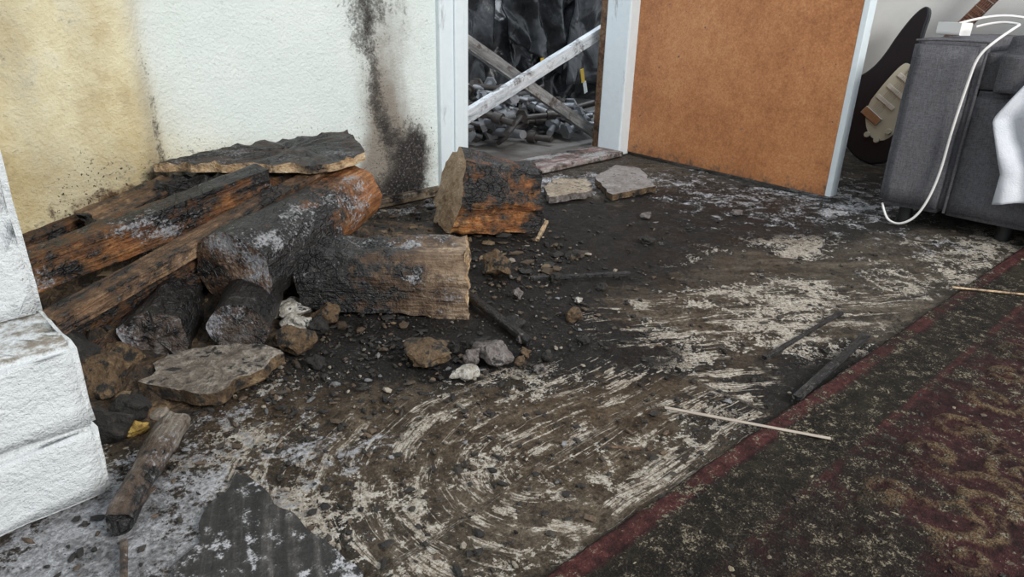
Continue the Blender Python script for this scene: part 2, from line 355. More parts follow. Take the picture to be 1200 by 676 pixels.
# ---------------------------------------------------------------- logs / timbers
def rect(w,h): return [(-w/2,-h/2),(w/2,-h/2),(w/2,h/2),(-w/2,h/2)]
def circ(r,sy=1,n=16): return [(r*math.cos(2*math.pi*i/n),r*sy*math.sin(2*math.pi*i/n)) for i in range(n)]
def resample(sec,n):
    P=[Vector(p) for p in sec]; P.append(P[0]); ls=[(P[i+1]-P[i]).length for i in range(len(P)-1)]; T=sum(ls); out=[]
    for k in range(n):
        d=T*k/n; i=0
        while d>ls[i] and i<len(ls)-1: d-=ls[i]; i+=1
        out.append(P[i].lerp(P[i+1],d/ls[i] if ls[i] else 0))
    return out
def log(name,p0,p1,sec,mats,rollang=0,n=44,seg=44,amp=.005,taper=(1,1),jag=.006,seed=0,freq=22,bend=0,smooth=True,parent=None,skew=(0,0)):
    p0=Vector(p0);p1=Vector(p1); L=(p1-p0).length; S=resample(sec,n); sd=Vector((seed*3.1,seed*1.7,seed*5.3)); V=[];F=[];I=[]
    cs=len(S)
    for i in range(seg+1):
        t=i/seg; tp=taper[0]*(1-t)+taper[1]*t
        for q in S:
            y,z=q.x*tp,q.y*tp; rad=max(1e-4,math.hypot(y,z))
            x=(t-.5)*L+(skew[0]*z if t<.5 else skew[1]*z)*abs(t-.5)*2
            d=mn.noise(Vector((x*freq*.25,y*freq*1.3,z*freq*1.3))+sd)*amp+mn.noise(Vector((x*freq*1.5,y*freq*3,z*freq*3))+sd)*amp*.5
            if t<.001 or t>.999: x+=mn.noise(Vector((9,y*40,z*40))+sd)*jag
            k=1+d/rad*1.0
            V.append((x,y*k,z*k+bend*math.sin(math.pi*t)))
    for i in range(seg):
        for j in range(cs):
            a0=i*cs+j;b0=i*cs+(j+1)%cs; F.append((a0,b0,b0+cs,a0+cs)); I.append(0)
    for e in (0,1):
        base=0 if e==0 else seg*cs; cen=Vector((sum(V[base+j][0] for j in range(cs))/cs,sum(V[base+j][1] for j in range(cs))/cs,sum(V[base+j][2] for j in range(cs))/cs))
        prev=[base+j for j in range(cs)]
        for k in (.8,.55,.3):
            cur=[]
            for j in range(cs):
                p=cen.lerp(Vector(V[base+j]),k); p.x+=mn.noise(p*45+sd)*jag; cur.append(len(V)); V.append(tuple(p))
            for j in range(cs):
                q=(prev[j],prev[(j+1)%cs],cur[(j+1)%cs],cur[j]); F.append(q if e else q[::-1]); I.append(1 if len(mats)>1 else 0)
            prev=cur
        ci=len(V); V.append(tuple(cen))
        for j in range(cs):
            q=(prev[j],prev[(j+1)%cs],ci); F.append(q if e else q[::-1]); I.append(1 if len(mats)>1 else 0)
    ob=mesh_obj(name,V,F,mats,smooth,I)
    ax=(p1-p0).normalized(); zz=Vector((0,0,1)); yy=zz.cross(ax).normalized(); zz=ax.cross(yy)
    m=Matrix((ax,yy,zz)).transposed().to_4x4() @ Matrix.Rotation(rollang,4,'X'); m.translation=(p0+p1)/2
    ob.matrix_world=m
    try:
        me=ob.data; me.set_sharp_from_angle(angle=math.radians(50))
    except Exception: pass
    if parent: ob.parent=parent
    return ob
m_beam=m_wood('scorched_beam_wood',(.08,.025,.007),(.27,.105,.030),(.52,.27,.11),bias=.01,gx=.22,gz=1.8,ash=.03,seed=1)
m_plank=m_wood('scorched_plank_wood',(.08,.04,.018),(.22,.125,.065),(.42,.28,.17),bias=-.02,gz=1.5,seed=2,ash=.03)
m_dbeam=m_wood('dark_beam_wood',(.06,.024,.008),(.18,.075,.026),(.34,.17,.065),bias=.03,seed=4)
m_log=m_wood('charred_log_wood',(.08,.026,.008),(.26,.10,.032),(.46,.23,.085),bias=.05,gx=-.85,gz=.4,ash=.035,seed=6,grain=35,crack=.4)
m_logend=m_wood('burnt_end_grain',(.07,.04,.026),(.17,.105,.068),(.33,.24,.175),bias=-.04,ash=.06,seed=7,grain=20,ashc=(.42,.42,.44),crack=.3)
m_greylog=m_wood('ashy_log_wood',(.05,.045,.042),(.13,.12,.113),(.28,.27,.26),bias=.02,ash=.10,seed=17,grain=20,ashc=(.36,.36,.39),crack=.3)
m_glog=m_wood('split_log_wood',(.06,.033,.018),(.19,.125,.075),(.38,.29,.20),bias=.05,gx=-1.2,ash=.05,seed=8,crack=.4)
m_stump=m_wood('resinous_stump_wood',(.09,.023,.005),(.38,.14,.036),(.68,.37,.14),bias=.03,gx=.3,gz=.5,seed=9,grain=26,crack=.4)
m_stumpend=m_wood('sawn_end_grain',(.30,.19,.11),(.46,.32,.20),(.62,.47,.33),bias=-.22,seed=10,grain=14)
m_char=m_wood('black_char',(.02,.012,.008),(.05,.03,.02),(.10,.06,.04),bias=.3,seed=11,crack=.4)
m_pale=m_wood('pale_split_wood',(.26,.15,.07),(.50,.34,.19),(.70,.54,.36),bias=-.12,seed=12)

log('charred_timber',(.175,1.385,.135),(.70,1.47,.212),rect(.05,.070),[m_beam,m_beam],.1,amp=.005,seed=1)
log('timber_plank',(.19,1.215,.105),(.90,1.475,.225),rect(.045,.030),[m_plank,m_plank],.05,amp=.003,seed=2,seg=60)
log('charred_timber',(.19,1.265,.050),(.62,1.365,.125),rect(.05,.055),[m_dbeam,m_dbeam],.1,amp=.004,seed=3)
log('timber_plank',(.20,1.16,.02),(.46,1.33,.09),rect(.06,.03),[m_dbeam,m_plank],.2,amp=.004,seed=4)
log('burnt_scrap',(.24,1.60,.12),(.50,1.66,.17),rect(.02,.05),[m_dbeam,m_char],.4,amp=.006,seed=31,jag=.03)
log('burnt_scrap',(.36,1.55,.17),(.56,1.63,.20),rect(.06,.015),[m_plank,m_char],.3,amp=.006,seed=32,jag=.03)
log('burnt_scrap',(.40,1.50,.13),(.54,1.68,.15),rect(.05,.02),[m_char,m_char],-.3,amp=.008,seed=33,jag=.03)
log('charred_log',(.500,1.222,.112),(.93,1.455,.15),circ(.083,.97,20),[m_log,m_logend],0,amp=.009,seed=5,jag=.006,taper=(1,.88))
log('charred_log',(.445,1.105,.052),(.60,1.31,.056),circ(.052,.94),[m_char,m_greylog],.5,amp=.006,seed=6,jag=.006)
log('charred_log',(.325,1.165,.055),(.45,1.37,.05),[(-.05,-.05),(.05,-.04),(.055,.02),(.0,.055),(-.05,.03)],[m_char,m_greylog],0,amp=.010,seed=7,jag=.014)
log('split_log',(.655,1.245,.070),(.915,1.02,.062),[(-.085,-.065),(.075,-.068),(.085,.03),(.03,.066),(-.05,.062),(-.085,.02)],[m_glog,m_pale],0,amp=.014,seed=8,jag=.014,taper=(.88,1.02))
log('stump_chunk',(1.195,1.40,.122),(1.43,1.305,.085),[(-.085,-.105),(.05,-.105),(.095,-.04),(.085,.07),(.01,.115),(-.06,.09),(-.09,.0)],[m_stump,m_stumpend],0,amp=.016,seed=9,jag=.008,taper=(1.02,.82),skew=(.15,-.2))
def slab(name,poly,z,thk,mats,amp=.004,step=.012,edge=.006,seed=0,tilt=(0,0),topamp=None):
    cx=sum(p[0] for p in poly)/len(poly); cy=sum(p[1] for p in poly)/len(poly)
    P=[]
    n=len(poly)
    for i in range(n):
        A=Vector(poly[i]);Bq=Vector(poly[(i+1)%n]); k=max(1,int((Bq-A).length/step))
        for j in range(k):
            q=A.lerp(Bq,j/k); o=Vector((mn.noise(Vector((q.x*25,q.y*25,seed))),mn.noise(Vector((q.y*25,q.x*25,seed+5)))))*edge*1.4; P.append(q+o)
    m=len(P); V=[];F=[];I=[]
    rings=[1,.97,.85,.7,.5,.3,.12]
    def zt(x,y): return tilt[0]*(x-cx)+tilt[1]*(y-cy)
    ta=topamp or amp
    for top in (0,1):
        for k in rings:
            for q in P:
                x=cx+(q.x-cx)*k;y=cy+(q.y-cy)*k
                zz=z+zt(x,y)+(thk if top else 0)+(mn.noise(Vector((x*30,y*30,seed+top*4)))*ta+mn.noise(Vector((x*80,y*80,seed)))*ta*.6 if top else mn.noise(Vector((x*30,y*30,seed)))*amp*.4)
                V.append((x-cx,y-cy,zz-z))
    R=len(rings)
    for top in (0,1):
        o=top*R*m
        for k in range(R-1):
            for j in range(m):
                q=(o+k*m+j,o+k*m+(j+1)%m,o+(k+1)*m+(j+1)%m,o+(k+1)*m+j); F.append(q if top else q[::-1]); I.append(0)
        q=tuple(o+(R-1)*m+j for j in range(m)); F.append(q if top else q[::-1]); I.append(0)
    for j in range(m):
        F.append((j,(j+1)%m,R*m+(j+1)%m,R*m+j)); I.append(1 if len(mats)>1 else 0)
    ob=mesh_obj(name,V,F,mats,False,I); ob.location=(cx,cy,z); return ob
m_flake=m_wood('alligatored_char',(.02,.02,.02),(.065,.064,.063),(.17,.168,.167),bias=.05,ash=.04,ashc=(.25,.25,.26),seed=13)
slab('charred_board',[(.53,1.645),(.82,1.385),(.95,1.43),(1.06,1.68),(.92,1.69),(.74,1.705)],.232,.020,[m_flake,m_pale],amp=.005,seed=1,edge=.01,topamp=.008,tilt=(.02,.02))
slab('charred_board',[(.50,1.60),(.70,1.50),(.80,1.60),(.60,1.69)],.18,.03,[m_char,m_char],amp=.01,seed=4,edge=.02,topamp=.02)
slab('charred_board',[(.66,1.50),(.92,1.45),(1.0,1.62),(.75,1.66)],.195,.02,[m_char,m_dbeam],amp=.008,seed=14,edge=.02,topamp=.01)
m_pole=m_wood('ashy_branch',(.07,.055,.042),(.16,.135,.11),(.32,.29,.25),bias=-.02,gx=-1.2,seed=14,ash=.06)
log('burnt_branch',(.135,.775,.021),(.266,.940,.022),circ(.019,.95,12),[m_pole,m_char],0,n=20,amp=.008,seed=11,jag=.014,taper=(.9,1.1),bend=.003)
log('charred_stick',(.925,1.07,.018),(.855,.775,.008),rect(.014,.010),[m_char,m_char],0,n=12,seg=24,amp=.003,seed=12)
log('thin_rod',(.85,.475,.006),(.95,.252,.012),circ(.003,.8,8),[m_plain('dull_metal_rod',(.42,.36,.30),.45,.3)]*2,0,n=8,seg=20,amp=.0006,seed=13)
log('charred_lath',(1.03,.335,.011),(1.36,.34,.011),rect(.015,.006),[m_char,m_char],0,n=12,seg=24,amp=.0015,seed=14)
log('wooden_lath',(1.775,.292,.013),(1.86,.155,.013),circ(.003,.8,8),[m_pale,m_pale],0,n=8,seg=10,amp=.001,seed=15)
log('charred_stick',(1.10,1.0,.006),(1.30,.86,.006),rect(.010,.008),[m_char,m_char],0,n=10,seg=16,amp=.002,seed=16)
log('charred_stick',(1.13,.44,.005),(1.45,.42,.005),rect(.008,.006),[m_char,m_char],0,n=10,seg=16,amp=.002,seed=36)
log('wooden_splinter',(.70,.475,.005),(.74,.425,.005),circ(.003,.8,6),[m_plank,m_plank],0,n=6,seg=8,amp=.001,seed=17)
log('wooden_splinter',(1.27,1.14,.025),(1.34,1.17,.055),rect(.008,.006),[m_pale,m_pale],0,n=10,seg=10,amp=.002,seed=18)
log('wooden_splinter',(.115,.69,.008),(.135,.75,.008),circ(.004,.8,8),[m_pole,m_pale],0,n=8,seg=10,amp=.001,seed=19)

# ---------------------------------------------------------------- stones / rubble
def stone(name,x,y,sx,sy,sz,mat,seed,rot=0,z=None,amp=.35):
    import bmesh
    bm=bmesh.new(); bmesh.ops.create_icosphere(bm,subdivisions=4,radius=1); r=random.Random(seed)
    cuts=[(Vector((r.uniform(-1,1),r.uniform(-1,1),r.uniform(-.4,1))).normalized(),r.uniform(.55,.85)) for _ in range(7)]
    sd=Vector((seed*2.3,seed*.7,seed))
    for v in bm.verts:
        p=v.co.copy()
        for nn,d in cuts:
            k=p.dot(nn)
            if k>d: p-=nn*(k-d)*.92
        p*=1+mn.noise(p*1.6+sd)*amp+mn.noise(p*6+sd)*.07+mn.noise(p*14+sd)*.03
        v.co=Vector((p.x*sx,p.y*sy,p.z*sz))
    mz=min(v.co.z for v in bm.verts)
    me=bpy.data.meshes.new(name); bm.to_mesh(me); bm.free()
    for p in me.polygons: p.use_smooth=True
    try: me.set_sharp_from_angle(angle=math.radians(35))
    except Exception: pass
    me.materials.append(mat); ob=bpy.data.objects.new(name,me); scene.collection.objects.link(ob)
    ob.location=(x,y,(-mz-.006) if z is None else z); ob.rotation_euler=(0,0,rot); return ob
rk_l=m_rock('pale_stone',(.18,.16,.13),(.44,.41,.36),(.72,.70,.66),.25)
rk_g=m_rock('grey_stone',(.06,.05,.046),(.17,.145,.135),(.36,.33,.32),.4)
rk_b=m_rock('brown_stone',(.035,.02,.008),(.12,.072,.034),(.27,.185,.10),.5)
rk_y=m_rock('ochre_foam',(.16,.09,.02),(.42,.27,.06),(.65,.45,.12),.2)
rk_k=BLACKSOOT
S=[(.60,1.20,.045,.035,.02,rk_l),(.57,1.155,.03,.02,.015,rk_l),(.63,1.125,.028,.024,.022,rk_b),(.53,1.06,.035,.040,.026,rk_b),(1.06,1.08,.038,.036,.032,rk_b),
(.675,.865,.050,.042,.020,rk_b),(.765,.785,.045,.030,.022,rk_g),(.69,.775,.024,.020,.014,rk_l),(.82,.755,.015,.013,.012,rk_b),(.80,.70,.013,.012,.010,rk_g),(.79,.735,.013,.011,.012,rk_b),
(1.01,.955,.014,.012,.012,rk_g),(1.01,.80,.020,.02,.014,rk_b),(1.09,.85,.010,.010,.007,rk_l),(.27,1.19,.05,.05,.03,rk_b),(.33,1.24,.05,.05,.035,rk_b),(.22,1.12,.045,.05,.035,rk_b),(.24,1.03,.03,.03,.02,rk_k),(.225,.985,.016,.020,.012,rk_y),
(.20,1.20,.05,.05,.05,rk_k),(.19,.99,.03,.035,.03,rk_k),(.31,1.13,.03,.03,.02,rk_b),(.60,1.10,.022,.02,.018,rk_k),(.43,1.07,.022,.022,.016,rk_k),(.58,1.13,.02,.02,.016,rk_l),(.52,.98,.02,.018,.012,rk_k),(.73,.80,.018,.014,.018,rk_g),
(.86,.80,.012,.011,.01,rk_g),(.84,.72,.012,.01,.01,rk_k),(1.19,.86,.016,.014,.008,rk_k),(.95,.72,.016,.012,.008,rk_k),(1.05,1.25,.05,.04,.03,rk_k),(.98,1.14,.03,.03,.02,rk_k),(.78,.84,.02,.02,.012,rk_k),(.90,.86,.025,.02,.012,rk_k),
(.74,.86,.012,.012,.01,rk_k),(1.14,.96,.02,.014,.012,rk_k),(1.30,1.04,.02,.02,.010,rk_k),(1.55,.98,.025,.018,.010,rk_k),(1.75,1.12,.025,.02,.010,rk_g),(2.0,.95,.02,.02,.010,rk_g),(1.5,1.35,.03,.02,.014,rk_k),(1.62,1.52,.03,.02,.014,rk_g),(1.45,1.55,.03,.02,.014,rk_l)]
for i,(x,y,sx,sy,sz,m) in enumerate(S): stone('rubble_stone' if m is not rk_y else 'foam_chunk',x,y,sx,sy,sz,m,i+3,rot=i*1.3)
m_slab=m_rock('ashy_slate',(.06,.048,.038),(.17,.14,.112),(.38,.34,.29),.25)
slab('stone_slab',[(.27,1.06),(.335,.955),(.40,.975),(.47,1.01),(.46,1.07),(.40,1.12),(.33,1.14)],.010,.022,[m_slab,rk_b],amp=.003,seed=7,edge=.012,topamp=.006)
m_gpl=m_rock('grey_plate',(.14,.12,.11),(.26,.235,.22),(.36,.34,.33),.1)
m_tpl=m_rock('tan_plasterboard',(.16,.125,.09),(.34,.275,.20),(.50,.43,.34),.2)
slab('broken_slate',[(1.97,1.50),(1.82,1.31),(2.02,1.27),(2.20,1.46),(2.18,1.56)],.004,.02,[m_gpl,rk_b],amp=.002,seed=8,edge=.006,tilt=(.02,0))
slab('broken_plasterboard',[(1.62,1.41),(1.80,1.375),(1.92,1.50),(1.82,1.57),(1.70,1.50)],.002,.022,[m_tpl,rk_g],amp=.003,seed=9,edge=.014)
def m_board():
    b=NB('scratched_dark_board'); P=b.obj(); R=b.map(P,rot=(0,0,math.radians(-62)))
    st=b.noise(b.map(R,(3,50,1)),1,5,.7,.6); n=b.noise(P,60,6,.75); n1=b.noise(P,14,6,.75)
    col=b.ramp(b.add(b.mul(st,.6),b.mul(n,.4)),[(.40,(.005,.005,.005)),(.5,(.018,.017,.016)),(.57,(.055,.051,.047)),(.66,(.20,.195,.19))])
    col=b.mix(b.ss(b.add(n1,b.cen(n,1.0)),.56,.68),col,(.40,.40,.42))
    b.bump(n,.004,1); return b.fin(col,.5)
slab('dark_board',[(.292,.787),(.135,.655),(.10,.50),(.20,.42),(.31,.50)],-.001,.004,[m_board()],amp=.0005,seed=10,edge=.012)

xs=np.arange(.16,1.40,.008); ys=np.arange(.95,1.74,.008)
def mound(X,Y):
    h=.085*blob(X,Y,.45,1.45,.30,.22,20)+.07*blob(X,Y,.80,1.5,.22,.18)+.03*blob(X,Y,.26,1.15,.12,.14)+.05*blob(X,Y,.2,1.5,.1,.3)+.010*blob(X,Y,1.2,1.50,.2,.12)
    n=npnoise(X,Y,14,8,5,.62)
    return h*(.5+n)+(n-.5)*.035*np.clip(h/.03,0,1)-.012
mnd=m_rock('burnt_rubble',(.012,.008,.005),(.05,.03,.015),(.18,.115,.06),.45)
grid('rubble_mound',xs,ys,mound,mnd,smooth=False)

def crumbs(name,N,sampler,mats_cols,seed=1,smin=.0015,smax=.010,pw=4):
    r=np.random.default_rng(seed)
    t=(1+5**.5)/2
    iv=np.array([(-1,t,0),(1,t,0),(-1,-t,0),(1,-t,0),(0,-1,t),(0,1,t),(0,-1,-t),(0,1,-t),(t,0,-1),(t,0,1),(-t,0,-1),(-t,0,1)])/1.9
    fc=np.array([(0,11,5),(0,5,1),(0,1,7),(0,7,10),(0,10,11),(1,5,9),(5,11,4),(11,10,2),(10,7,6),(7,1,8),(3,9,4),(3,4,2),(3,2,6),(3,6,8),(3,8,9),(4,9,5),(2,4,11),(6,2,10),(8,6,7),(9,8,1)])
    pts=sampler(r,N); n=len(pts); V=np.zeros((n,12,3)); C=np.zeros((n,12,4))
    for i in range(n):
        s=smin+(smax-smin)*r.random()**pw; sc=s*np.array([r.uniform(.6,1.9),r.uniform(.5,1.1),r.uniform(.3,.7)])
        q=iv*(1+r.uniform(-.35,.35,(12,1)))*sc; an=r.uniform(0,6.28); ca,sa=math.cos(an),math.sin(an)
        q=np.stack([q[:,0]*ca-q[:,1]*sa,q[:,0]*sa+q[:,1]*ca,q[:,2]],-1)
        V[i]=q+[pts[i][0],pts[i][1],pts[i][2]]; c=mats_cols[r.choice(len(mats_cols),p=[k[1] for k in mats_cols])][0]; k=r.uniform(.6,1.4)
        C[i]=[c[0]*k,c[1]*k,c[2]*k,1]
    F=(fc[None]+np.arange(n)[:,None,None]*12).reshape(-1,3)
    me=bpy.data.meshes.new(name); me.from_pydata(V.reshape(-1,3).tolist(),[],F.tolist()); me.update()
    ca=me.color_attributes.new('col','FLOAT_COLOR','POINT'); ca.data.foreach_set('color',C.astype(np.float32).ravel())
    b=NB(name+'_mat'); P=b.obj(); b.bump(b.noise(P,300,3),.002); me.materials.append(b.fin(b.mix(b.noise(P,200,3,.7),b.atc('col'),(.012,.010,.008)),.7))
    ob=bpy.data.objects.new(name,me); scene.collection.objects.link(ob)
def samp(r,N):
    out=[]
    while len(out)<N:
        x=r.uniform(.05,2.7); y=r.uniform(.2,1.72)
        if r.random()>min(1,.75/(x*x+y*y)): continue
        if x<.17 and y>.85: continue
        w=.15+.6*math.exp(-((x-.6)**2+(y-1.0)**2)/.09)+.5*math.exp(-((x-1.05)**2/.12+(y-.95)**2/.07))
        if r.random()<w: out.append((x,y,-.001 if y>.40 else .004))
    return out
cols=[((.010,.009,.008),.47),((.05,.04,.03),.24),((.15,.10,.06),.17),((.40,.35,.28),.08),((.25,.25,.26),.04)]
crumbs('ash_debris',13000,samp,cols,3,.0007,.0065,7)
def samp2(r,N):
    out=[]
    for _ in range(N):
        x=r.uniform(.19,1.35); y=r.uniform(1.0,1.70); z=float(mound(np.array([[x]]),np.array([[y]]))[0,0])
        out.append((x,y,max(z,0)))
    return out
crumbs('heap_debris',1600,samp2,[((.010,.009,.008),.5),((.08,.05,.025),.3),((.22,.15,.08),.15),((.38,.32,.26),.05)],5,.002,.016,5)

# ---------------------------------------------------------------- rug
def m_rug():
    b=NB('patterned_wool_rug'); P=b.obj(); g=b.at('gold'); red=b.at('red'); so=b.at('soot'); gr=b.at('green')
    Pw=b.warp(P,10,.05)
    n1=b.noise(Pw,6,8,.72); n2=b.noise(P,50,6,.78); n3=b.noise(P,330,3,.75); n4=b.noise(Pw,18,6,.7)
    col=b.mix(b.ss(n2,.35,.65),(.018,.007,.007),(.080,.024,.025))
    col=b.mix(gr,col,b.mix(b.ss(n2,.35,.65),(.013,.012,.008),(.07,.06,.038)))
    col=b.mix(red,col,b.mix(b.ss(n2,.35,.65),(.035,.013,.012),(.15,.048,.045)))
    col=b.mix(b.mul(g,b.ss(b.add(n2,b.cen(n4,.8)),.34,.58)),col,b.mix(b.ss(n3,.35,.65),(.06,.036,.018),(.28,.195,.11)))
    cov=b.add(so,b.cen(n1,1.9),b.cen(n2,1.9),b.cen(n4,.8),b.mul(red,-.10))
    col=b.mix(b.mul(b.ss(cov,.42,.64),.94),col,b.ramp(b.add(b.mul(n3,.5),b.mul(n2,.5)),[(.40,(.004,.0035,.003)),(.5,(.020,.016,.012)),(.56,(.060,.047,.033)),(.66,(.21,.175,.125))]))
    col=b.mix(b.ss(b.add(n2,b.mul(n1,.35),b.cen(n3,.6)),.76,.82),col,(.30,.26,.19))
    b.bump(b.add(n3,b.mul(n2,1.1),b.mul(n4,1.2)),.012,1); return b.fin(col,.85,spec=.2)
rs=np.arange(-.10,2.15,.005); rw=np.arange(0,.62,.004)
RS,RW=np.meshgrid(rs,rw,indexing='ij')
rnd=random.Random(11)
curves=[]
def spiral(cx,cy,r,a0,turns,sgn):
    pts=[]; 
    for i in range(40):
        t=i/39; rad=r*(1-.82*t); an=a0+sgn*turns*2*math.pi*t; pts.append((cx+rad*math.cos(an),cy+rad*math.sin(an)))
    return pts
k=0; x=-.05
while x<2.2:
    for row,yy in enumerate((.20,.305,.42,.53)):
        ox=x+(row%2)*.06+rnd.uniform(-.012,.012); oy=yy+rnd.uniform(-.01,.01); sg=1 if (k+row)%2 else -1; a0=rnd.uniform(0,6.28); r=rnd.uniform(.034,.048)
        sp=spiral(ox,oy,r,a0,1.2,sg); curves.append(sp)
        tx,ty=sp[0]; tdir=a0-sg*math.pi/2; pts=[]
        for i in range(14):
            u=i/13; pts.append((tx+math.cos(tdir+sg*u*1.6)*u*.075,ty+math.sin(tdir+sg*u*1.6)*u*.075))
        curves.append(pts)
    x+=.125; k+=1
gold=np.zeros_like(RS)
for cv in curves:
    a0=np.array(cv); x0,y0=a0.min(0)-.02; x1,y1=a0.max(0)+.02
    ii=np.where((rs>x0)&(rs<x1))[0]; jj=np.where((rw>y0)&(rw<y1))[0]
    if len(ii)==0 or len(jj)==0: continue
    sx=RS[np.ix_(ii,jj)]; sy=RW[np.ix_(ii,jj)]; d=np.full(sx.shape,9.)
    for p,q in zip(a0[:-1],a0[1:]):
        v=q-p; l=(v**2).sum()+1e-12; t=np.clip(((sx-p[0])*v[0]+(sy-p[1])*v[1])/l,0,1); d=np.minimum(d,np.hypot(sx-p[0]-t*v[0],sy-p[1]-t*v[1]))
    g=np.clip((.0085-d)/.003,0,1); gold[np.ix_(ii,jj)]=np.maximum(gold[np.ix_(ii,jj)],g)
gold*=np.clip((RW-.150)/.005,0,1)
sm=lambda v,a,b: np.clip((v-a)/(b-a),0,1)
band=lambda a,b: sm(RW,a-.002,a+.002)*(1-sm(RW,b-.002,b+.002))
red=np.clip(band(.004,.030)+.8*band(.118,.130)+.6*band(.60,.62),0,1)
green=band(.036,.116)+.8*(1-sm(RW,0,.004))
rsoot=.62-.18*sm(RS,.0,.9)*sm(RW,.1,.3)+.25*blob(RS,RW,.2,.25,.3,.2)+.2*blob(RS,RW,1.2,.05,.3,.1)-.18*blob(RS,RW,.55,.30,.25,.14)-.22*blob(RS,RW,.15,.02,.4,.03)-.25*blob(RS,RW,1.6,.05,.45,.15)+.10*band(.036,.116)
rz=lambda X,Y: .006+.004*gold+.006*npnoise(X,Y,40,9)-.006*(1-sm(Y,0,.006))
rug=grid('patterned_rug',rs,rw,rz,m_rug(),dict(gold=gold,red=red,soot=rsoot,green=green))
rug.matrix_world=Matrix.Translation((.456,.375,0))@Matrix.Rotation(math.radians(-4.2),4,'Z')@Matrix.Scale(-1,4,(0,1,0))
def samp3(r,N):
    out=[]
    while len(out)<N:
        x=r.uniform(.3,2.2); y=r.uniform(-.25,.33)
        if r.random()<min(1,.5/(x*x+y*y)): out.append((x,y,.009))
    return out
crumbs('rug_debris',2200,samp3,[((.012,.011,.010),.5),((.10,.07,.04),.35),((.36,.30,.20),.15)],6,.0006,.0042,6)

# ---------------------------------------------------------------- sofa
FAB=m_fabric('charcoal_weave',(.035,.035,.040),(.25,.245,.265))
FABD=m_fabric('dark_charcoal_weave',(.03,.03,.034),(.20,.195,.21))
sofa=empty('sofa')
def soft(name,lo,hi,mat,bev=.035,bulge=0,parent=None,seed=0,fax=0):
    import bmesh
    bm=bmesh.new(); bmesh.ops.create_cube(bm,size=1)
    for v in bm.verts: v.co=Vector([(v.co[i])*(hi[i]-lo[i]) for i in range(3)])
    bmesh.ops.bevel(bm,geom=bm.edges[:],offset=bev,segments=4,affect='EDGES')
    bmesh.ops.subdivide_edges(bm,edges=[e for e in bm.edges if e.calc_length()>.08],cuts=9,use_grid_fill=True)
    c=Vector([(lo[i]+hi[i])/2 for i in range(3)]); hd=[(hi[i]-lo[i])/2 for i in range(3)]
    for v in bm.verts:
        p=v.co; q=[p[i]/hd[i] for i in range(3)]
        k=[(1-q[(i+1)%3]**2)*(1-q[(i+2)%3]**2) for i in range(3)]
        v.co=p+Vector([bulge*k[i]*q[i] for i in range(3)])+Vector((1,1,1))*mn.noise(p*9+Vector((seed,0,0)))*.004
    me=bpy.data.meshes.new(name); bm.to_mesh(me); bm.free()
    for p in me.polygons: p.use_smooth=True
    me.materials.append(mat); ob=bpy.data.objects.new(name,me); scene.collection.objects.link(ob); ob.location=c
    if parent: ob.parent=parent
    return ob
soft('arm',(2.285,.455,.05),(3.15,.635,.535),FAB,.016,.006,sofa,1)
soft('front_panel',(2.285,-.75,.05),(2.42,.46,.405),FAB,.016,.004,sofa,2)
soft('base',(2.40,-.75,.06),(3.15,.46,.385),FABD,.02,.0,sofa,3)
soft('seat_cushion',(2.262,-.15,.365),(2.92,.452,.550),FABD,.045,.012,sofa,4)
soft('seat_cushion_2',(2.262,-.75,.365),(2.92,-.16,.545),FABD,.045,.012,sofa,5)
soft('backrest',(2.90,-.75,.30),(3.15,.45,.80),FAB,.05,.01,sofa,6)
soft('arm_2',(2.285,-.95,.05),(3.15,-.76,.535),FAB,.022,.006,sofa,7)
FOOT=m_plain('black_foot',(.02,.02,.02),.4)
for i,(x,y) in enumerate([(2.34,.56),(3.08,.56),(2.34,-.88),(3.08,-.88),(2.36,.30)]): log('foot_%d'%i,(x,y,-.002),(x,y+.001,.06),circ(.02,1,12),[FOOT,FOOT],n=12,seg=3,amp=0,jag=0,parent=sofa)
tube('piping',[(2.282,.448,.06),(2.279,.448,.3),(2.281,.450,.53)],.004,FABD,sofa)
tube('piping_2',[(2.287,.45,.532),(2.287,.54,.536),(2.287,.63,.530)],.003,FABD,sofa)
def m_towel():
    b=NB('grey_white_towel'); P=b.obj(); n=b.noise(P,260,3,.7); n1=b.noise(P,14,5,.6)
    col=b.mix(n1,(.42,.44,.49),(.74,.76,.80)); b.bump(n,.002,1); return b.fin(col,.9,spec=.1)
tu=np.linspace(0,1,70); tv=np.linspace(0,1,60)
TU,TV=np.meshgrid(tu,tv,indexing='ij')
yl=.330+.09*np.clip(TV*1.9-.35,0,1)-.14*np.clip((TV-.48)/.35,0,1)
Yv=yl-TU*.42
Zv=.12+.02*np.sin(TU*9)-.02*TU+TV*.46
fold=.012*np.sin(TU*30+TV*4)+.014*npnoise(TU*4,TV*3,2,4)
over=Zv>.552
Zt=np.where(over,.568+fold*.3,Zv); Xv=np.where(over,2.236+(Zv-.552)*2,2.234-fold)
co=np.stack([Xv,Yv,Zt],-1); n1_,n2_=TU.shape
F=[(i*n2_+j,(i+1)*n2_+j,(i+1)*n2_+j+1,i*n2_+j+1) for i in range(n1_-1) for j in range(n2_-1)]
tw=mesh_obj('draped_towel',co.reshape(-1,3).tolist(),F,m_towel(),True); so_=tw.modifiers.new('s','SOLIDIFY'); so_.thickness=.006
WP=m_plain('white_plastic',(.78,.76,.74),.35,var=.03)
chg=empty('charger')
tube('cable',[(2.33,.50,.57),(2.35,.46,.585),(2.33,.40,.58),(2.29,.40,.575),(2.25,.43,.54),(2.24,.46,.50),(2.245,.467,.434),(2.26,.478,.30),(2.262,.478,.16),(2.255,.50,.05),(2.25,.54,.008),(2.26,.58,.008),(2.28,.605,.03),(2.30,.62,.05)],.0035,WP,chg)
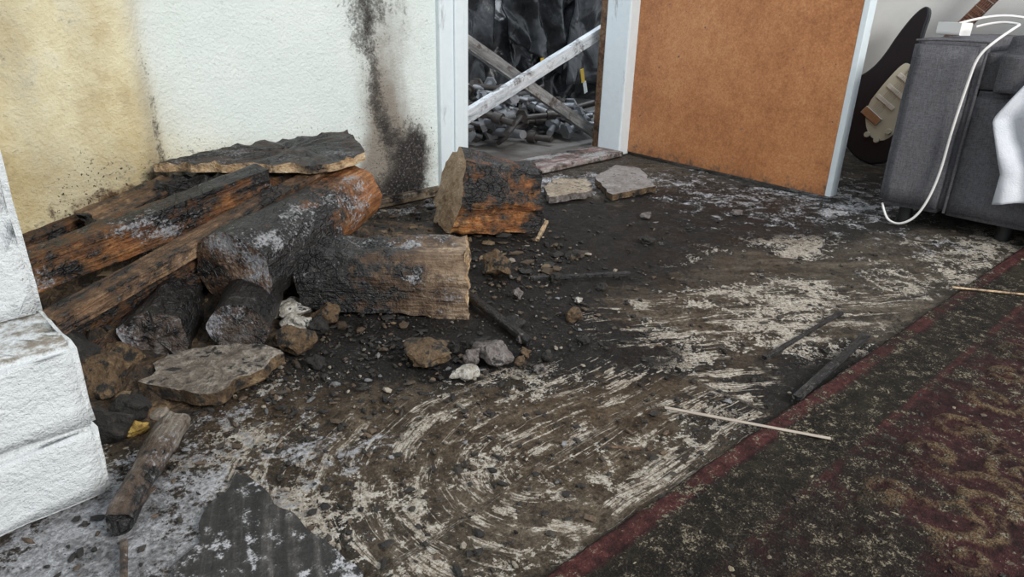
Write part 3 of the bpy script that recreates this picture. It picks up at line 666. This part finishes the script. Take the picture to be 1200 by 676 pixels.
log('plug_body',(2.36,.53,.562),(2.40,.60,.562),rect(.04,.034),[WP,WP],n=24,seg=8,amp=0,jag=0,parent=chg)
tube('cable_2',[(2.38,.56,.575),(2.42,.50,.60),(2.48,.42,.60),(2.50,.30,.57)],.0035,WP,chg)

# ---------------------------------------------------------------- guitar
def m_gloss(n,c,r=.2): return m_plain(n,c,r,var=.05)
gt=empty('electric_guitar')
GB=m_gloss('black_lacquer',(.014,.016,.022),.3); GP=m_gloss('cream_pickguard',(.62,.60,.48),.35); GN=m_wood('rosewood_neck',(.10,.035,.02),(.20,.08,.045),(.30,.14,.08),-.3); GM=m_plain('chrome',(.7,.7,.7),.2,1)
body=[(0,-.30),(.10,-.315),(.19,-.27),(.225,-.17),(.20,-.07),(.165,.0),(.165,.08),(.195,.17),(.215,.25),(.19,.285),(.14,.24),(.075,.185),(.0,.17),(-.06,.185),(-.11,.25),(-.15,.325),(-.185,.34),(-.20,.29),(-.19,.19),(-.165,.08),(-.165,0),(-.20,-.08),(-.225,-.18),(-.19,-.27),(-.10,-.315)]
def smoothpoly(P,it=2):
    for _ in range(it):
        Q=[]
        for i in range(len(P)):
            p,q=P[i],P[(i+1)%len(P)]; Q+= [(p[0]*.75+q[0]*.25,p[1]*.75+q[1]*.25),(p[0]*.25+q[0]*.75,p[1]*.25+q[1]*.75)]
        P=Q
    return P
def extr(name,poly,z0,z1,mat,bev=.008,parent=None):
    n=len(poly); V=[(x,y,z0) for x,y in poly]+[(x,y,z1) for x,y in poly]
    F=[tuple(range(n))[::-1],tuple(range(n,2*n))]+[(i,(i+1)%n,n+(i+1)%n,n+i) for i in range(n)]
    ob=mesh_obj(name,V,F,mat); 
    if bev:
        b=ob.modifiers.new('b','BEVEL'); b.width=bev; b.segments=3; b.limit_method='ANGLE'
    if parent: ob.parent=parent
    return ob
extr('body',smoothpoly(body),0,.045,GB,.012,gt)
guard=[(-.05,-.13),(.06,-.21),(.14,-.17),(.12,-.05),(.10,.05),(.10,.12),(.05,.13),(.0,.12),(-.06,.13),(-.075,.10),(-.07,.0)]
extr('pickguard',smoothpoly(guard),.046,.049,GP,.001,gt)
extr('neck',[(-.028,.10),(.028,.10),(.024,.78),(-.024,.78)],.048,.066,GN,.003,gt)
extr('headstock',smoothpoly([(-.024,.77),(.024,.77),(.05,.82),(.06,.98),(.02,1.0),(-.03,.95),(-.035,.83)]),.038,.056,GB,.003,gt)
for i in range(14): extr('fret_%d'%i,[(-.027,.2+i*.04),(.027,.2+i*.04),(.027,.203+i*.04),(-.027,.203+i*.04)],.066,.0675,GM,0,gt)
for i,y in enumerate((-.06,.0,.06)): extr('pickup_%d'%i,[(-.05,y),(.05,y),(.05,y+.02),(-.05,y+.02)],.049,.058,m_gloss('pickup%d'%i,(.8,.78,.7)),.003,gt)
extr('bridge',[(-.05,-.15),(.05,-.15),(.05,-.11),(-.05,-.11)],.049,.06,GM,.003,gt)
for i in range(6): extr('string_%d'%i,[(-.022+i*.0088,-.13),(-.0212+i*.0088,-.13),(-.0212+i*.0088,.80),(-.022+i*.0088,.80)],.068,.069,GM,0,gt)
for i,(x,y) in enumerate(((.11,-.13),(.10,-.19),(.05,-.20))): extr('knob_%d'%i,circ(.013,1,14),.049,.065,GP,.002,gt).location=(x,y,0)
tilt=math.radians(33)
ny=Vector((0,-math.sin(tilt),math.cos(tilt)))
lean=math.radians(8); nz=Vector((-math.cos(lean),0,math.sin(lean))); ny=(ny-nz*ny.dot(nz)).normalized(); nx=ny.cross(nz)
gm=Matrix((nx,ny,nz)).transposed().to_4x4()@Matrix.Scale(.9,4); gm.translation=(3.24,.915,.285)
gt.matrix_world=gm

# ---------------------------------------------------------------- things seen through the doorway
def m_tarp():
    b=NB('black_plastic_sheet'); P=b.obj(); n=b.noise(P,6,5,.6); n2=b.noise(P,60,4,.7)
    col=b.ramp(b.add(b.mul(n,.75),b.mul(n2,.25)),[(.40,(.014,.015,.017)),(.56,(.038,.040,.045)),(.68,(.12,.125,.135))])
    b.bump(b.add(b.noise(P,5,2,.5,1.0),b.mul(n2,.03)),.04,.8); return b.fin(col,.25)
TP=m_tarp()
def sheet(name,x0,x1,z0,z1,y,seed,amp=.12,rot=0):
    xs=np.linspace(x0,x1,110); zs=np.linspace(z0,z1,90)
    def f(X,Z):
        n=np.abs(npnoise(X+Z*.8,Z*.5-X*.3,2.2,seed,2,.35)-.5)*2
        m=np.abs(npnoise(X*1.3-Z,Z*.5+X*.4,2.6,seed+3,2,.35)-.5)*2
        return y-amp*(n*1.4+m)
    return grid(name,xs,zs,f,TP,plane='XZ',smooth=True)
sheet('black_tarpaulin',2.0,4.6,0,1.5,3.20,21,.22)
def hang(name,corn,seed,y,amp=.05):
    u=np.linspace(0,1,50); U,V=np.meshgrid(u,u,indexing='ij'); c=[np.array(q,float) for q in corn]
    P=(1-U)[...,None]*(1-V)[...,None]*c[0]+U[...,None]*(1-V)[...,None]*c[1]+U[...,None]*V[...,None]*c[2]+(1-U)[...,None]*V[...,None]*c[3]
    n=np.abs(npnoise(U*1.5+V,V*1.2-U*.4,2.,seed,2,.4)-.5)*2
    co=np.stack([P[...,0],y-amp*n*2-.03*np.sin(U*5+seed),P[...,1]],-1); m=50
    F=[(i*m+j,(i+1)*m+j,(i+1)*m+j+1,i*m+j+1) for i in range(m-1) for j in range(m-1)]
    o=mesh_obj(name,co.reshape(-1,3).tolist(),F,TP,True); k=o.modifiers.new('s','SOLIDIFY'); k.thickness=.012; return o
hang('black_rubbish_bag',[(2.15,.10),(2.75,.18),(2.85,1.0),(2.1,1.1)],31,2.90)
hang('black_rubbish_bag',[(2.85,.42),(3.35,.20),(3.55,.85),(2.72,.95)],32,2.86,.06)
hang('black_rubbish_bag',[(3.30,.15),(3.9,.12),(4.0,1.0),(3.45,1.1)],33,2.84)
box('wall_hall',(1.2,3.35,0),(5.2,3.4,2.4),WHITE)
YL=m_plain('yellow_label',(.8,.5,.03),.4)
tags=empty('hazard_tag')
log('tag_1',(2.77,2.50,.34),(2.775,2.50,.27),rect(.004,.025),[YL,YL],n=12,seg=4,amp=0,jag=0,parent=tags)
log('tag_2',(3.10,2.50,.27),(3.12,2.50,.20),rect(.004,.03),[YL,YL],n=12,seg=4,amp=0,jag=0,parent=tags)
log('tag_3',(3.13,2.50,.20),(3.15,2.50,.14),rect(.004,.03),[WHITE,WHITE],n=12,seg=4,amp=0,jag=0,parent=tags)
GALV=m_plain('dirty_galvanised_steel',(.27,.28,.30),.42,.4,60,.002,.4)
m_wplank=m_wood('pale_painted_batten',(.34,.38,.41),(.58,.62,.66),(.74,.78,.82),bias=-.20,seed=20,ash=0,grain=30)
m_gplank=m_wood('grey_weathered_batten',(.09,.09,.09),(.22,.22,.22),(.36,.36,.36),bias=-.16,seed=21,grain=30)
log('pale_batten',(1.70,1.94,.19),(2.95,1.98,.63),rect(.03,.046),[m_wplank,m_wplank],n=16,seg=20,amp=.001)
log('grey_batten',(1.60,2.04,.58),(2.62,2.00,.035),rect(.03,.046),[m_gplank,m_gplank],n=16,seg=20,amp=.002)
pile=[]
def join(objs,name):
    bpy.ops.object.select_all(action='DESELECT')
    for o in objs: o.select_set(True)
    bpy.context.view_layer.objects.active=objs[0]; bpy.ops.object.join(); objs[0].name=name; return objs[0]
r=random.Random(5); BLK=m_plain('rusty_dark_steel',(.08,.07,.065),.45,.4,60,.001,.4)
for i in range(130):
    cx=r.uniform(1.72,2.85); cy=r.uniform(2.10,2.65); h=.17*math.exp(-((cx-2.2)/.40)**2)+.05; z=r.uniform(.02,h+.04)
    an=r.uniform(0,3.14); el=r.uniform(-.35,.35); l=r.uniform(.06,.16); d=Vector((math.cos(an)*math.cos(el),math.sin(an)*math.cos(el),math.sin(el)))*l/1.0
    c=Vector((cx,cy,z)); z_ok=max(0,.012-(c.z-abs(d.z))); c.z+=z_ok
    m=r.choice([GALV,BLK]); rad=r.uniform(.010,.020)
    pile.append(log('p',c-d,c+d,circ(rad,1,10),[m,m],n=12,seg=2,amp=0,jag=0))
    if r.random()<.8:
        e=c+d; dn=d.normalized(); pile.append(log('p',e-dn*.010,e+dn*.010,circ(rad*2.1,1,6),[m,m],n=12,seg=1,amp=0,jag=0))
    if r.random()<.6:
        e=c-d*.3; dn=d.normalized(); pile.append(log('p',e-dn*.02,e+dn*.02,circ(rad*1.7,1,8),[m,m],n=12,seg=1,amp=0,jag=0))
bpy.context.view_layer.update()
join(pile,'scaffold_fitting_pile')

# ---------------------------------------------------------------- light
wd=bpy.data.worlds.new('world'); scene.world=wd; wd.use_nodes=True
bg=wd.node_tree.nodes['Background']; bg.inputs[0].default_value=(.86,.93,1,1); bg.inputs[1].default_value=.88
def area(name,loc,tgt,sx,sy,pw,col=(1,1,1)):
    l=bpy.data.lights.new(name,'AREA'); l.shape='RECTANGLE'; l.size=sx; l.size_y=sy; l.energy=pw; l.color=col
    o=bpy.data.objects.new(name,l); scene.collection.objects.link(o); o.location=loc
    o.rotation_euler=(Vector(tgt)-Vector(loc)).to_track_quat('-Z','Y').to_euler()
area('window_light',(1.0,-1.9,1.9),(1.3,1.2,.1),1.2,1.0,112,(1,.97,.92))
area('hall_light',(2.4,2.1,2.3),(2.6,2.8,.2),.9,.9,40,(.85,.93,1))
